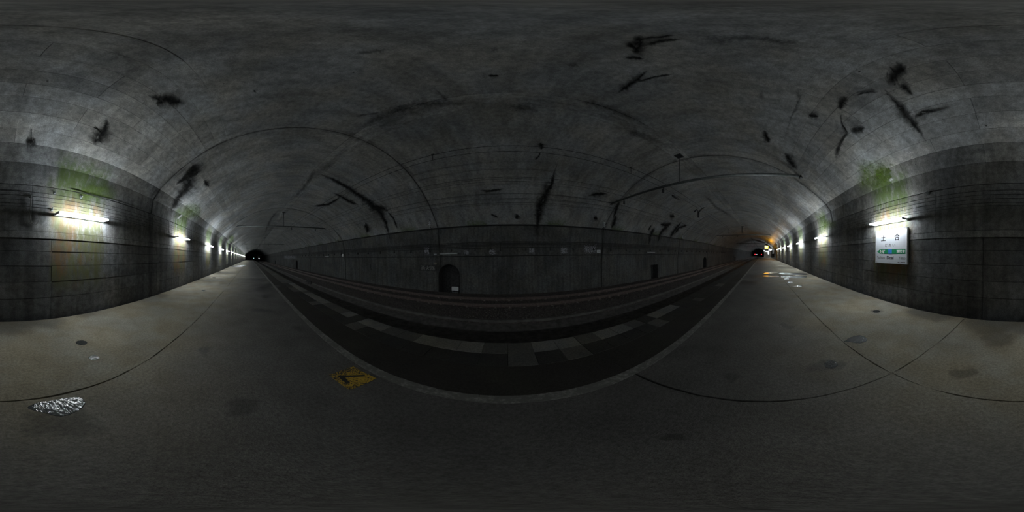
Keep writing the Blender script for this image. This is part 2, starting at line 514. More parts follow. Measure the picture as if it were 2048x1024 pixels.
rings = []
k = -6
while RING0 + PITCH_R * k < 62:
    rings.append((RING0 + PITCH_R * k, RING0 + PITCH_R * (k + 1))); k += 1
rings = [(XL, rings[0][0])] + rings + [(rings[-1][1], XR)]
MID = [arc(a) for a in MIDA]; FARP = [arc(a) for a in FARA]
for x0, x1 in rings:
    g = .022
    near_cam = x0 > -40 and x1 < 40
    if x0 >= XP0 - .1 and x1 <= XP1 + .2:
        for ri, (pa, pb) in enumerate(zip(NEAR_ALL, NEAR_ALL[1:])):
            x = x0 + g
            off = (-1.2 - x0) % 1.82
            cuts = [x0 + g]
            c = x0 + off - 1.82 + (.9 if ri % 3 == 2 else 0)
            while c < x1 - .3:
                if c > x0 + .35: cuts.append(c)
                c += 1.82
            cuts.append(x1 - g)
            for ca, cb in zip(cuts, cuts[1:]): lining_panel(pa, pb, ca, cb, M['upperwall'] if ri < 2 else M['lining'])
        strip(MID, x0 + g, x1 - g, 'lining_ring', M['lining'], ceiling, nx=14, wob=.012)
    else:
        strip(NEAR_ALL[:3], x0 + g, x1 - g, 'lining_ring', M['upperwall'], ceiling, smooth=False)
        strip(NEAR_ALL[2:] + MID[1:], x0 + g, x1 - g, 'lining_ring', M['lining'], ceiling, smooth=False)
    strip([arc(92.0 - .05), arc(90.5), arc(89), arc(87.55)], x0 + .01, x1 - .01, 'crown_strip', M['crown'], ceiling, skirt=-.0, nx=24 if near_cam else 2, wob=.02)
    strip(FARP, x0 + g, x1 - g, 'lining_ring', M['lining'], ceiling, nx=10 if near_cam else 1, wob=.012 if near_cam else 0)

# ---- platform wall (behind the viewer) with its side passage
PASS0, PASS1 = 37.0, 55.0
nb = MB()
for xa, xb in ((XL, -40), (-40, PASS0), (PASS1, XR)):
    nb.quad((xa, -3.07, -.4), (xb, -3.07, -.4), (xb, -3.07, 2.72), (xa, -3.07, 2.72))
wall_back = nb.build('wall_back', M['joint'], fix=False)
tag(wall_back, 'board-marked mossy concrete wall along the back of the platform', 'wall', kind='structure')
def wall_panel(x0, x1, z0, z1, y=-3.02, name='wall_panel', mat=None):
    g = .0008
    d = (random.random() - .5) * .006
    e = (random.random() - .5) * .006
    b = .003
    v = [(x0 + g, y - .06, z0 + g), (x1 - g, y - .06, z0 + g), (x1 - g, y - .06, z1 - g), (x0 + g, y - .06, z1 - g),
         (x0 + g + b, y + d, z0 + g + b), (x1 - g - b, y + d + e, z0 + g + b), (x1 - g - b, y + d + e, z1 - g - b), (x0 + g + b, y + d, z1 - g - b)]
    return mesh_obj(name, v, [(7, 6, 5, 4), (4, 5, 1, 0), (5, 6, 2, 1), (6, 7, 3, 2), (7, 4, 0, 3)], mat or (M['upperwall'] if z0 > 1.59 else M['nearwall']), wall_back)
ROWZ = [-.3, .43, .76, 1.07, 1.35, 1.60]
for i, (z0, z1) in enumerate(zip(ROWZ, ROWZ[1:])):
    x = -15.1
    st = (-2.88 if i % 2 else -1.1)
    c = st - math.ceil((st + 15.1) / 1.77) * 1.77
    cuts = [-15.1]
    while c < 17.4:
        if c > -14.7 and c < 17.1: cuts.append(c)
        c += 1.77
    cuts.append(17.5)
    for a, b in zip(cuts, cuts[1:]): wall_panel(a, b, z0, z1)
for a in [-15.1 + 5.43 * i for i in range(6)]:
    b = a + 5.43
    wall_panel(a, b, 1.60, 1.735, -3.008, 'ledge')      # slightly proud string course
x = -15.1
while x < 17.4:
    x1 = min(17.5, x + 2.4)
    wall_panel(x, x1, 1.735, 2.22); wall_panel(x, x1, 2.22, 2.69)
    x = x1
segs = [(XL, -110.0)] + [(-110.0 + i * 10.9 - .0, -110.0 + (i + 1) * 10.9) for i in range(8)] + [(-22.8, -15.1), (17.5, 28.4), (28.4, PASS0), (PASS1, 100), (100, XR)]
for a, b in segs:
    for z0, z1 in ((-.3, .43), (.43, 1.07), (1.07, 1.60), (1.735, 2.69)): wall_panel(a, b, z0, z1)
    wall_panel(a, b, 1.60, 1.735, -3.008, 'ledge')
pg = MB()                                             # passage to the stairs
pg.quad((PASS0, -3.0, 0), (PASS0, -8, 0), (PASS0, -8, 2.72), (PASS0, -3.0, 2.72))
pg.quad((PASS1, -3.0, 0), (PASS1, -8, 0), (PASS1, -8, 2.72), (PASS1, -3.0, 2.72))
pg.quad((PASS0, -8, 0), (PASS1, -8, 0), (PASS1, -8, 2.72), (PASS0, -8, 2.72))
pg.quad((PASS0, -3.09, 2.72), (PASS1, -3.09, 2.72), (PASS1, -8, 2.72), (PASS0, -8, 2.72))
pg.quad((PASS0, -3.0, .0), (PASS1, -3.0, .0), (PASS1, -8, .0), (PASS0, -8, .0))
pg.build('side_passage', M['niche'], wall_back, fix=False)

# ---- track-side wall with refuges
ARCHES = [(-35.1, -33.6), (-4.44, -2.97), (26.3, 27.9)]
RECTS = [(12.27, 13.35), (-66.2, -64.8), (58.2, 59.6)]
ZF, AT, ASP = -1.45, .74, .02                         # foot, arch top, arch springing
cols = {XL: None, XR: None}
for xv in (-150, -100, -60, -20, 20, 60, 100, 150): cols[xv] = None
joints = [RING0 + PITCH_R * i for i in range(-10, 12)]
for j in joints:
    for d in (-.02, .02): cols[j + d] = None
for a, b in ARCHES:
    for i in range(17):
        th = PI * i / 16
        cols[(a + b) / 2 - (b - a) / 2 * math.cos(th)] = None
for a, b in RECTS: cols[a] = None; cols[b] = None
xs = sorted(cols)
def low(x, side):
    for a, b in ARCHES:
        if a - 1e-6 <= x <= b + 1e-6 and not (side > 0 and x > b - 1e-6) and not (side < 0 and x < a + 1e-6):
            h = (b - a) / 2; q = (x - (a + b) / 2) / h
            return ASP + (AT - ASP) * math.sqrt(max(0, 1 - q * q))
    for a, b in RECTS:
        if a - 1e-6 <= x <= b + 1e-6 and not (side > 0 and x > b - 1e-6) and not (side < 0 and x < a + 1e-6):
            return .22
    return ZF
def wy(z):
    for (y0, z0), (y1, z1) in zip(WALLF, WALLF[1:]):
        if z <= z1 + 1e-9: return y0 + (y1 - y0) * (z - z0) / (z1 - z0)
    return FAR_TOP[0]
wf = MB()
for xa, xb in zip(xs, xs[1:]):
    la, lb = low(xa, 1), low(xb, -1)
    rec = .035 if any(abs((xa + xb) / 2 - j) < .015 for j in joints) else 0
    m = max(la, lb)
    zs_a = [la] + [z for z in (.75, EYE, FAR_TOP[1]) if z > m + .001]
    zs_b = [lb] + [z for z in (.75, EYE, FAR_TOP[1]) if z > m + .001]
    for i in range(len(zs_a) - 1):
        wf.quad((xa, wy(zs_a[i]) + rec, zs_a[i]), (xb, wy(zs_b[i]) + rec, zs_b[i]), (xb, wy(zs_b[i+1]) + rec, zs_b[i+1]), (xa, wy(zs_a[i+1]) + rec, zs_a[i+1]))
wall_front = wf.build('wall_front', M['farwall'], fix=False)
tag(wall_front, 'sooty concrete wall with refuges across the track', 'wall', kind='structure')
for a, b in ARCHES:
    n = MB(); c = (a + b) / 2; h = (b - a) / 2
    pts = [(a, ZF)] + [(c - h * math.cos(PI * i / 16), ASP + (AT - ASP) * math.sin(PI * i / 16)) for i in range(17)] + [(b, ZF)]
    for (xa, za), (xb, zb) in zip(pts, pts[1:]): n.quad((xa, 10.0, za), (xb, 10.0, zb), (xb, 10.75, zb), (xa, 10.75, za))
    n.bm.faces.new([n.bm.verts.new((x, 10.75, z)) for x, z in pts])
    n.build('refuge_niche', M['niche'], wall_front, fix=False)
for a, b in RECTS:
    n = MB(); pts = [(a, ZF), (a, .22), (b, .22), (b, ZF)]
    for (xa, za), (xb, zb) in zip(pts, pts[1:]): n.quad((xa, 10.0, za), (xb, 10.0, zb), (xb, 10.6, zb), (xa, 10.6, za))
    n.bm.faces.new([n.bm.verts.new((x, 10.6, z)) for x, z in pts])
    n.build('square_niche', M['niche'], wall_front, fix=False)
# tunnel ends far away
for nm, x, lab in (('wall_left', XL, 'black end of the tunnel far to the left'), ('wall_right', XR, 'black end of the tunnel far to the right')):
    e = MB(); e.quad((x, -4, -2), (x, 11, -2), (x, 11, 7), (x, -4, 7))
    tag(e.build(nm, M['joint'], fix=False), lab, 'wall', kind='structure')

# ---- platform
PX0, PX1 = -92.0, 68.0
EDGE = 2.11
fb = MB()
fb.box(PX0, PX1, -2.98, EDGE - .01, -1.3, -.022)
floor = fb.build('floor', M['crack'])
tag(floor, 'concrete platform deck with cracked slab joints and worn edge tiles', 'platform', kind='structure')
gut = MB(); gut.quad((XL, -3.1, -.25), (XR, -3.1, -.25), (XR, -2.9, -.25), (XL, -2.9, -.25))
gut.build('gutter', M['crack'], floor, fix=False)
def slab(x0, x1, y0, y1, mat, name='slab', gap=.011, jit=.013, top=0.0):
    def edge(p, q):
        L = math.dist(p, q); near = min(abs(p[0]), abs(q[0])) < 20
        n = max(1, int(L / .12)) if L < 40 and near else max(1, int(L / 2))
        n = min(n, 160)
        out = []
        nx, ny = -(q[1] - p[1]) / L, (q[0] - p[0]) / L
        w = 0
        for i in range(n):
            t = i / n
            w = w * .7 + (random.random() - .5) * jit
            out.append((p[0] + (q[0] - p[0]) * t + nx * (gap / 2 + w), p[1] + (q[1] - p[1]) * t + ny * (gap / 2 + w)))
        return out
    c = [(x0, y0), (x1, y0), (x1, y1), (x0, y1)]
    pts = []
    for i in range(4): pts += edge(c[i], c[(i + 1) % 4])
    n = len(pts)
    vs = [(x, y, top) for x, y in pts] + [(x, y, -.024) for x, y in pts]
    fs = [tuple(range(n))] + [(i, i + n, (i + 1) % n + n, (i + 1) % n) for i in range(n)]
    return mesh_obj(name, vs, fs, mat, floor)
tx = [PX0, -70, -48, -30, -14.5, .98, 5.3, 9.6, 13.9, 18.2, 22.5, 26.8, 31.1, 37, 46, 57, PX1]
for a, b in zip(tx, tx[1:]):
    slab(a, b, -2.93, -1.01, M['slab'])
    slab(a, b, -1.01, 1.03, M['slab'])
    slab(a, b, 1.03, 1.55, M['asphalt'], 'edge_paving', gap=.003, jit=.003)
TW = .30
i = 0
x = -8.1
while x < 8.2:
    for row, (ya, yb) in enumerate(((1.55, 1.83), (1.83, EDGE))):
        rr = random.random()
        if row: m = M['tile_a'] if rr < .6 else M['tile_b'] if rr < .9 else M['tile_c']
        else: m = M['tile_c'] if rr < .8 else M['tile_b']
        if row and x > 3.2: m = M['tile_c']
        z = (random.random() - .5) * .006
        t = MB(); t.box(x + .002, x + TW - .002, ya + .0015, yb - .0015, -.03, z + .002)
        t.build('edge_tile', m, floor, bevel=.002)
    x += TW
for a, b in ((PX0, -8.1), (8.2, PX1)):
    t = MB(); q = a
    while q < b - .1:
        for ya, yb in ((1.55, 1.83), (1.83, EDGE)):
            t.box(q + .004, min(b, q + TW) - .004, ya + .003, yb - .003, -.03, (random.random() - .5) * .006 + .002)
        q += TW
    tag(t.build('edge_tile', M['tile_b'] if a < 0 else M['tile_c'], floor), kind='stuff')

# ---- track bed
tb = MB()
prof = [(EDGE - .02, -1.18), (2.6, -1.12), (4.7, -1.08), (5.02, -.98), (5.22, -.93), (6.0, -.90), (9.0, -.90), (9.35, -1.15), (9.6, -1.32), (10.76, -1.36)]
xsb = [XL, -150, -90, -60] + [-40 + .8 * i for i in range(101)] + [60, 90, 150, XR]
rows = [[tb.bm.verts.new((x, y, z + ((random.random() - .5) * .035 if abs(x) <= 40 and 2.2 < y < 10 else 0))) for y, z in prof] for x in xsb]
for r0, r1 in zip(rows, rows[1:]):
    for j in range(len(prof) - 1):
        fc = tb.bm.faces.new((r0[j], r1[j], r1[j+1], r0[j+1])); fc.material_index = 1 if j < 3 else 0
tb2 = tb.build('track_bed', M['ballast'], fix=False)
tb2.data.materials.append(M['bed'])
tag(tb2, 'dark ballast bed between the platform edge and the far wall', 'track bed', kind='structure')
vs, fs = [], []
for i in range(7000):
    x = random.gauss(0, 9); y = random.uniform(5.25, 9.25)
    s = random.uniform(.018, .04); z = -.905 + s * .3
    if y > 9.0: z = -.905 - (y - 9) * .7 + s * .3
    b = len(vs); q = random.random() * 6
    for k in range(4):
        vs.append((x + s * math.cos(q + k * PI / 2) * random.uniform(.7, 1.2), y + s * math.sin(q + k * PI / 2) * random.uniform(.7, 1.2), z + random.uniform(-.3, .3) * s))
    vs.append((x, y, z + s * .8)); vs.append((x, y, z - s * .8))
    for k in range(4):
        fs.append((b + k, b + (k + 1) % 4, b + 4)); fs.append((b + (k + 1) % 4, b + k, b + 5))
st = mesh_obj('ballast_stone', vs, fs, M['stone'], tb2)
tag(st, kind='stuff')
kb = MB()
kb.box(-120, 120, 5.10, 5.20, -1.1, -.875)
tag(kb.build('drain_kerb', M['kerb']), 'long low concrete drain kerb between platform and track', 'kerb', kind='structure')

# ---- the track: two rails on sleepers
track = empty('railway_track', (0, 7.14, -.92), 'single rusty railway track on sleepers beside the platform', 'track')
YN, YFAR, ZR = 6.61, 7.68, -.75
for yc in (YN, YFAR):
    rl = MB()
    sec = [(-.062, -.155), (.062, -.155), (.062, -.142), (.012, -.125), (.010, -.04), (.033, -.028), (.033, -.004), (.026, 0), (-.026, 0), (-.033, -.004), (-.033, -.028), (-.010, -.04), (-.012, -.125), (-.062, -.142)]
    rl.prism([(XL, yc + a, ZR + b) for a, b in sec], (XR - XL, 0, 0))
    rl.build('rail', M['rail'], track)
SP = .58
sm = cm = None
for i in range(-85, 86):
    x = i * SP + .1
    if sm is None:
        s = MB(); s.box(-.11, .11, -1.0, 1.0, -.1, .015)
        so = s.build('sleeper', M['sleeper'], None, bevel=.012); sm = so
        c = MB()
        for yc in (YN - 7.14, YFAR - 7.14):
            for sd in (-1, 1):
                c.box(-.05, .05, yc + sd * .06, yc + sd * .13, .015, .045)
                c.tube([(0, yc + sd * .1, .04), (0, yc + sd * .1, .085)], .02, 6)
        co = c.build('rail_clip', M['clip'], so)
        cm = co
        co['kind'] = 'stuff'
    else:
        so = sm.copy(); COL.objects.link(so)
        co = cm.copy(); COL.objects.link(co); co.parent = so
    so.parent = track
    so.location = (x, 0, 0)
s = MB()
for i in list(range(-240, -85)) + list(range(86, 240)):
    x = i * SP + .1
    s.box(x - .11, x + .11, 6.14, 8.14, -1.0, -.905)
    for yc in (YN, YFAR): s.box(x - .05, x + .05, yc - .13, yc + .13, -.9, -.87)
tag(s.build('sleeper', M['sleeper'], track), kind='stuff')

# ------------------------------------------------------------------ fluorescent lamps on the platform wall
def lamp(x, label, group=None):
    if lamp.src is None:
        o = empty('fluorescent_lamp', (x, -3.0, 2.10), label, 'lamp', group)
        b = MB(); b.box(x - .62, x + .62, -3.015, -2.965, 2.07, 2.13)
        b.build('batten', M['batten'], o, bevel=.006)
        for sx in (-1, 1):
            s = MB(); xx = x + sx * .595
            s.box(xx - .015, xx + .015, -2.97, -2.778, 2.078, 2.122)
            s.build('socket', M['batten'], o, bevel=.006)
        t = MB(); t.tube([(x - .575, -2.80, 2.10), (x + .575, -2.80, 2.10)], .019, 10)
        t.build('tube', M['tube'], o)
        lamp.src = o
        return o
    o = copy_tree(lamp.src, (x, -3.0, 2.10))
    tag(o, label, 'lamp')
    away = abs(x - LAMP0 + PITCH_L / 2)
    if away > 5:
        key = 'mid' if away < 10 else 'new'  # key picks the raised radiance by distance, not by tube age
        for ch in o.children:
            if ch.name.startswith('tube'):
                if key not in lamp.mesh:
                    lamp.mesh[key] = ch.data.copy()
                    lamp.mesh[key].materials[0] = M['tube_' + key]
                ch.data = lamp.mesh[key]
    if group: o['group'] = group
    elif 'group' in o.keys(): del o['group']
    return o
lamp.src = None
lamp.mesh = {}
lamp(LAMP0, 'lit fluorescent tube right above the white station sign')
ORD = ['first', 'second', 'third', 'fourth', 'fifth', 'sixth', 'seventh', 'eighth', 'ninth', 'tenth', 'eleventh', 'twelfth', 'thirteenth']
ordL = ['lit tube lamp with green moss and cable loop beside it, nearest left of viewer', 'second lit tube lamp left along the mossy platform wall', 'third lit tube lamp left along the platform wall', 'fourth lit tube lamp left along the platform wall', 'fifth lit tube lamp left along the platform wall', 'sixth lit tube lamp left along the platform wall']
for i in range(1, 20):
    x = LAMP0 - PITCH_L * i
    lamp(x, ordL[i - 1] if i <= 6 else f'{ORD[i - 1]} lit tube lamp left along the platform wall, in the close far row' if i <= 11 else 'far lit tube lamp merging into the bright row at the left end of the wall', None if i <= 11 else 'far tube lamps at the left end')
ordR = ['lit tube lamp next beyond the station sign lamp', 'second lit tube lamp beyond the station sign, orange rust above it', 'third lit tube lamp beyond the station sign', 'fourth lit tube lamp beyond the station sign', 'fifth lit tube lamp beyond the station sign', 'last lit tube lamp on the wall before the side passage']
for i in range(1, 7):
    lamp(LAMP0 + PITCH_L * i, ordR[i - 1])
x = 62.5
while x < 148:
    lamp(x, 'far lit tube lamp on the wall beyond the white waiting shelter', 'far tube lamps beyond the shelter'); x += PITCH_L

# ------------------------------------------------------------------ lettering helper
def lettering(body, x0, x1, z0, z1, y, mat, parent, facing, bold=0.0, depth=.003):
    cu = bpy.data.curves.new('lettering', 'FONT')
    cu.body = body; cu.size = 1; cu.offset = bold; cu.resolution_u = 3
    o = bpy.data.objects.new('lettering', cu); COL.objects.link(o)
    dg = bpy.context.evaluated_depsgraph_get(); dg.update()
    me = bpy.data.meshes.new_from_object(o.evaluated_get(dg))
    bpy.data.objects.remove(o)
    vx = [v.co.x for v in me.vertices]; vy = [v.co.y for v in me.vertices]
    a, b, c, d = min(vx), max(vx), min(vy), max(vy)
    for v in me.vertices:
        v.co = Vector((x0 + (v.co.x - a) / (b - a) * (x1 - x0), y, z0 + (v.co.y - c) / (d - c) * (z1 - z0)))
    bm = bmesh.new(); bm.from_mesh(me)
    g = bmesh.ops.extrude_face_region(bm, geom=bm.faces[:])
    for v in [q for q in g['geom'] if isinstance(q, bmesh.types.BMVert)]: v.co.y += depth * facing
    bmesh.ops.recalc_face_normals(bm, faces=bm.faces[:])
    bm.to_mesh(me); bm.free()
    me.materials.clear(); me.materials.append(mat)
    o = bpy.data.objects.new('lettering', me); COL.objects.link(o)
    o.parent = parent
    o.matrix_parent_inverse = Matrix.Translation(-Vector(parent.location))
    return o

# ------------------------------------------------------------------ station sign under its lamp
YS = -2.95
def sg(cx, cy):
    p = plane(1745 + cx / 11.373, 445 + cy / 11.373, Y=YS); return p.x, p.z
sl, sr = sg(77, 560)[0], sg(779, 520)[0]
stz, sbz = (sg(75, 210)[1] + sg(783, 112)[1]) / 2, (sg(78, 910)[1] + sg(775, 938)[1]) / 2
SW, SH = sl - sr, stz - sbz
sign = empty('station_sign', ((sl + sr) / 2, -3.0, sbz), 'white station name sign with green arrow band under a lamp on the wall', 'sign')
b = MB(); b.box(sr, sl, -3.005, YS - .004, sbz, stz); b.build('panel', M['signwhite'], sign, bevel=.004)
b = MB()
b.box(sr - .012, sr, -3.005, YS + .004, sbz - .012, stz + .012); b.box(sl, sl + .012, -3.005, YS + .004, sbz - .012, stz + .012)
b.box(sr, sl, -3.005, YS + .004, sbz - .012, sbz); b.box(sr, sl, -3.005, YS + .004, stz, stz + .012)
b.build('frame', M['batten'], sign)
def rect(cx0, cy0, cx1, cy1):
    xa, za = sg(cx0, (cy0 + cy1) / 2)[0], sg((cx0 + cx1) / 2, cy0)[1]
    return xa, sg(cx1, (cy0 + cy1) / 2)[0], sg((cx0 + cx1) / 2, cy1)[1], za
def word(body, bx, mat, bold=0.0):
    xa, xb, za, zb = rect(*bx)
    lettering(body, xa, xb, za, zb, YS - (.0027 if mat is M['white'] else .0038), mat, sign, 1, bold, .0007)
gx0, gx1, gz0, gz1 = rect(165, 606, 748, 715)
tip = sg(105, 662)[0]
b = MB(); b.prism([(tip, YS - .004, (gz0 + gz1) / 2), (gx0, YS - .004, gz1), (gx1, YS - .004, gz1), (gx1, YS - .004, gz0), (gx0, YS - .004, gz0)], (0, .0012, 0))
b.build('arrow_band', M['green'], sign)
bx0, bx1, bz0, bz1 = rect(352, 606, 437, 715)
b = MB(); b.box(bx1, bx0, YS - .004, YS - .002, gz0, gz1); b.build('blue_square', M['blue'], sign)
word('土', (192, 288, 295, 422), M['ink'], .012); word('合', (497, 245, 615, 405), M['ink'], .012)
word('ど あ い', (283, 478, 512, 550), M['ink'], .004)
word('土樽', (155, 625, 285, 705), M['white'], .03); word('湯檜曽', (545, 622, 730, 697), M['white'], .022)
word('Tsuchitaru', (105, 765, 280, 825), M['ink'], .0); word('Doai', (322, 760, 477, 840), M['ink'], .03); word('Yubiso', (597, 778, 748, 840), M['ink'], .004)
b = MB()
for a, c in ((570, 612), (632, 690), (698, 738)):
    xa, xb, za, zb = rect(a, 900, c, 916); b.box(xb, xa, YS - .004, YS - .003, za, zb)
b.build('small_print', M['greyink'], sign)
for cx, cy in ((90, 232), (768, 128), (92, 895), (762, 918), (392, 916)):
    b = MB(); px, pz = sg(cx, cy); b.tube([(px, YS - .004, pz), (px, YS + .003, pz)], .008, 8)
    b.build('bolt', M['socket'], sign)

# ------------------------------------------------------------------ floor markings and puddles
ln = MB()
x = PX0
while x < 66:
    w = random.uniform(.25, .7) if abs(x) < 12 else 3.0
    ln.box(x, x + w - .002, .985 + random.uniform(-.003, .003), 1.08 + random.uniform(-.003, .003), 0, .003)
    x += w
tag(ln.build('platform_line', M['line']), 'long faded pale line painted along the platform edge', 'line')
ym = empty('boarding_mark', (-1.13, .79, .001), 'worn yellow square with black angle mark painted on the platform', 'floor marking')
c4 = [plane(px, py, Z=.0) for px, py in ((657, 750), (706, 733), (753, 757), (699, 780))]
b = MB(); b.prism([(c.x, c.y, .001) for c in c4], (0, 0, .003)); b.build('yellow_square', M['yellow'], ym)
def fl(cx, cy): p = plane(630 + cx / 10.24, 700 + cy / 10.24, Z=0); return (p.x, p.y, .004)
b = MB(); b.prism([fl(*q) for q in ((460, 528), (1020, 512), (1022, 545), (610, 562), (725, 690), (640, 690), (490, 565))], (0, 0, .002))
b.build('angle_mark', M['black_mark'], ym)

def puddle(px_pts, mat, label, n=56, rag=.06, cat='puddle', grp=None, z=.0035):
    P = [plane(x, y, Z=.0) for x, y in px_pts]
    cx, cy = sum(p.x for p in P) / len(P), sum(p.y for p in P) / len(P)
    out = []
    m = len(P)
    for i in range(n):
        t = i / n * m; k = int(t); fr = t - k
        p0, p1, p2, p3 = (P[(k + d) % m] for d in (-1, 0, 1, 2))
        q = .5 * ((2 * p1) + (p2 - p0) * fr + (2*p0 - 5*p1 + 4*p2 - p3) * fr**2 + (3*p1 - p0 - 3*p2 + p3) * fr**3)
        w = 1 + random.uniform(-rag, rag)
        out.append((cx + (q.x - cx) * w, cy + (q.y - cy) * w))
    vs = [(cx, cy, z)] + [(x, y, z) for x, y in out] + [(cx + (x - cx) * 1.04, cy + (y - cy) * 1.04, .0) for x, y in out]
    fs = [(0, 1 + i, 1 + (i + 1) % n) for i in range(n)] + [(1 + i, 1 + n + i, 1 + n + (i + 1) % n, 1 + (i + 1) % n) for i in range(n)]
    o = mesh_obj('puddle', vs, fs, mat)
    return tag(o, label, cat, grp)
def oval(cx, cy, rx, ry): return [(cx + rx * math.cos(t * PI / 5), cy - ry * math.sin(t * PI / 5)) for t in range(10)]
puddle([(58, 816), (75, 806), (100, 802), (130, 797), (158, 795), (169, 806), (160, 818), (140, 828), (118, 832), (90, 826)], M['water'], 'large bright rippled puddle lying on the long slab crack', n=90, rag=.018)
puddle(oval(163, 685.5, 11, 4.5), M['splash'], 'small splash ring of water nearest the platform wall')
puddle(oval(188, 715.5, 10.5, 5), M['splash'], 'small white round puddle left of viewer on the wall side of the crack')
puddle([(1689, 683), (1698, 677), (1706, 673), (1718, 671), (1729, 674), (1734, 679), (1726, 685), (1712, 686), (1702, 684)], M['splash'], 'bright speckled puddle touching the crack on the station sign side')
puddle(oval(1662, 729, 13, 8), M['splash'], 'dim speckled drip puddle between the crack and the track edge')
puddle(oval(1753, 623, 7, 2.4), M['still'], 'small dark oval puddle below the station sign')
puddle([(1556, 546.2), (1570, 545.6), (1590, 546), (1612, 547.5), (1611, 549.5), (1590, 550), (1572, 549.3)], M['still'], 'far long bright puddle, farther of the two parallel strips near the wall', rag=.02)
puddle([(1563, 553.2), (1575, 551.3), (1592, 551.7), (1611, 552.7), (1610, 555), (1590, 555.6), (1570, 555)], M['still'], 'far long bright puddle, nearer of the two parallel strips near the wall', rag=.02)
puddle(oval(1573, 557.7, 5, 1.0), M['still'], 'thin far puddle just before the two long bright strips', rag=.02)
puddle(oval(1580.7, 564.4, 4.6, 1.1), M['still'], 'small white far puddle in the middle of three on the wall side', rag=.02)
puddle([(1584, 572.5), (1592, 571.8), (1600, 570.8), (1604, 572), (1602, 573.3), (1593, 573)], M['still'], 'far bright puddle nearest the cross joint on the sign side', rag=.02)
puddle([(1526, 546.5), (1536, 545), (1552, 543.5), (1552, 546), (1537, 547.6)], M['still'], 'far puddle mirroring the yellow sign, farther one', rag=.02)
puddle([(1524, 552), (1534, 551), (1556, 552), (1554, 553.6), (1534, 553.3)], M['still'], 'far puddle mirroring the yellow sign, nearer one', rag=.02)
puddle([(462, 533), (474, 531.2), (492, 530.5), (490, 532.5), (476, 534)], M['still'], 'far shiny wet strip across the platform to the left', rag=.02)
puddle(oval(407, 581.5, 4, 1.3), M['still'], 'small far puddle on the left near the wall', rag=.02)
puddle(oval(428, 555.5, 4, 1.0), M['still'], 'tiny far puddle on the left beyond the small one', rag=.02)

# ------------------------------------------------------------------ leak stains (thin films on the lining)
def stain(pts, w, mat, parent=None, name='leak_stain', off=.016, step=3.0, endfade=.25):
    """pts: directions in the photograph, w: half widths"""
    L = [0]
    for p, q in zip(pts, pts[1:]): L.append(L[-1] + math.dist(p, q))
    if not isinstance(w, (list, tuple)): w = [w] * len(pts)
    w = [q * 1.15 for q in w]
    n = max(4, int(L[-1] / step))
    vs, fade, fs = [], [], []
    jx = jy = 0
    for i in range(n + 1):
        d = L[-1] * i / n
        k = max(j for j in range(len(L)) if L[j] <= d + 1e-9); k = min(k, len(pts) - 2)
        t = (d - L[k]) / max(1e-6, L[k+1] - L[k])
        x = pts[k][0] + (pts[k+1][0] - pts[k][0]) * t; y = pts[k][1] + (pts[k+1][1] - pts[k][1]) * t
        ww = w[k] + (w[k+1] - w[k]) * t
        dx, dy = pts[k+1][0] - pts[k][0], pts[k+1][1] - pts[k][1]
        l = math.hypot(dx, dy); nx, ny = -dy / l, dx / l
        jx = jx * .6 + random.uniform(-.5, .5) * ww * .5
        ww *= random.uniform(.75, 1.3)
        ef = min(1, (min(i, n - i) + .0) / max(1, n * endfade))
        for s, fa in ((-1.6, 0), (-.8, .5), (0, 1), (.8, .5), (1.6, 0)):
            p = surf(x + nx * (s * ww + jx), y + ny * (s * ww + jx), off)
            if p is None: return None
            vs.append(p); fade.append(fa * (.25 + .75 * ef) if 0 < i < n else 0)
    for i in range(n):
        for j in range(4):
            a = i * 5 + j; fs.append((a, a + 5, a + 6, a + 1))
    o = mesh_obj(name, vs, fs, mat, parent or ceiling, smooth=True)
    at = o.data.attributes.new('film', 'FLOAT', 'POINT')
    at.data.foreach_set('value', fade)
    return o
def patch(x0, y0, x1, y1, mat, parent, name, nx=8, ny=6, off=.018):
    vs, fade, fs = [], [], []
    for i in range(nx + 1):
        for j in range(ny + 1):
            a, b = i / nx, j / ny
            vs.append(surf(x0 + (x1 - x0) * a, y0 + (y1 - y0) * b, off))
            e = min(a, 1 - a, b, 1 - b) * 4
            fade.append(min(1, e) * .8 if e > 0 else 0)
    for i in range(nx):
        for j in range(ny):
            a = i * (ny + 1) + j; fs.append((a, a + ny + 1, a + ny + 2, a + 1))
    o = mesh_obj(name, vs, fs, mat, parent, smooth=True)
    at = o.data.attributes.new('film', 'FLOAT', 'POINT'); at.data.foreach_set('value', fade)
S = M['soot']; FN = M['faint']
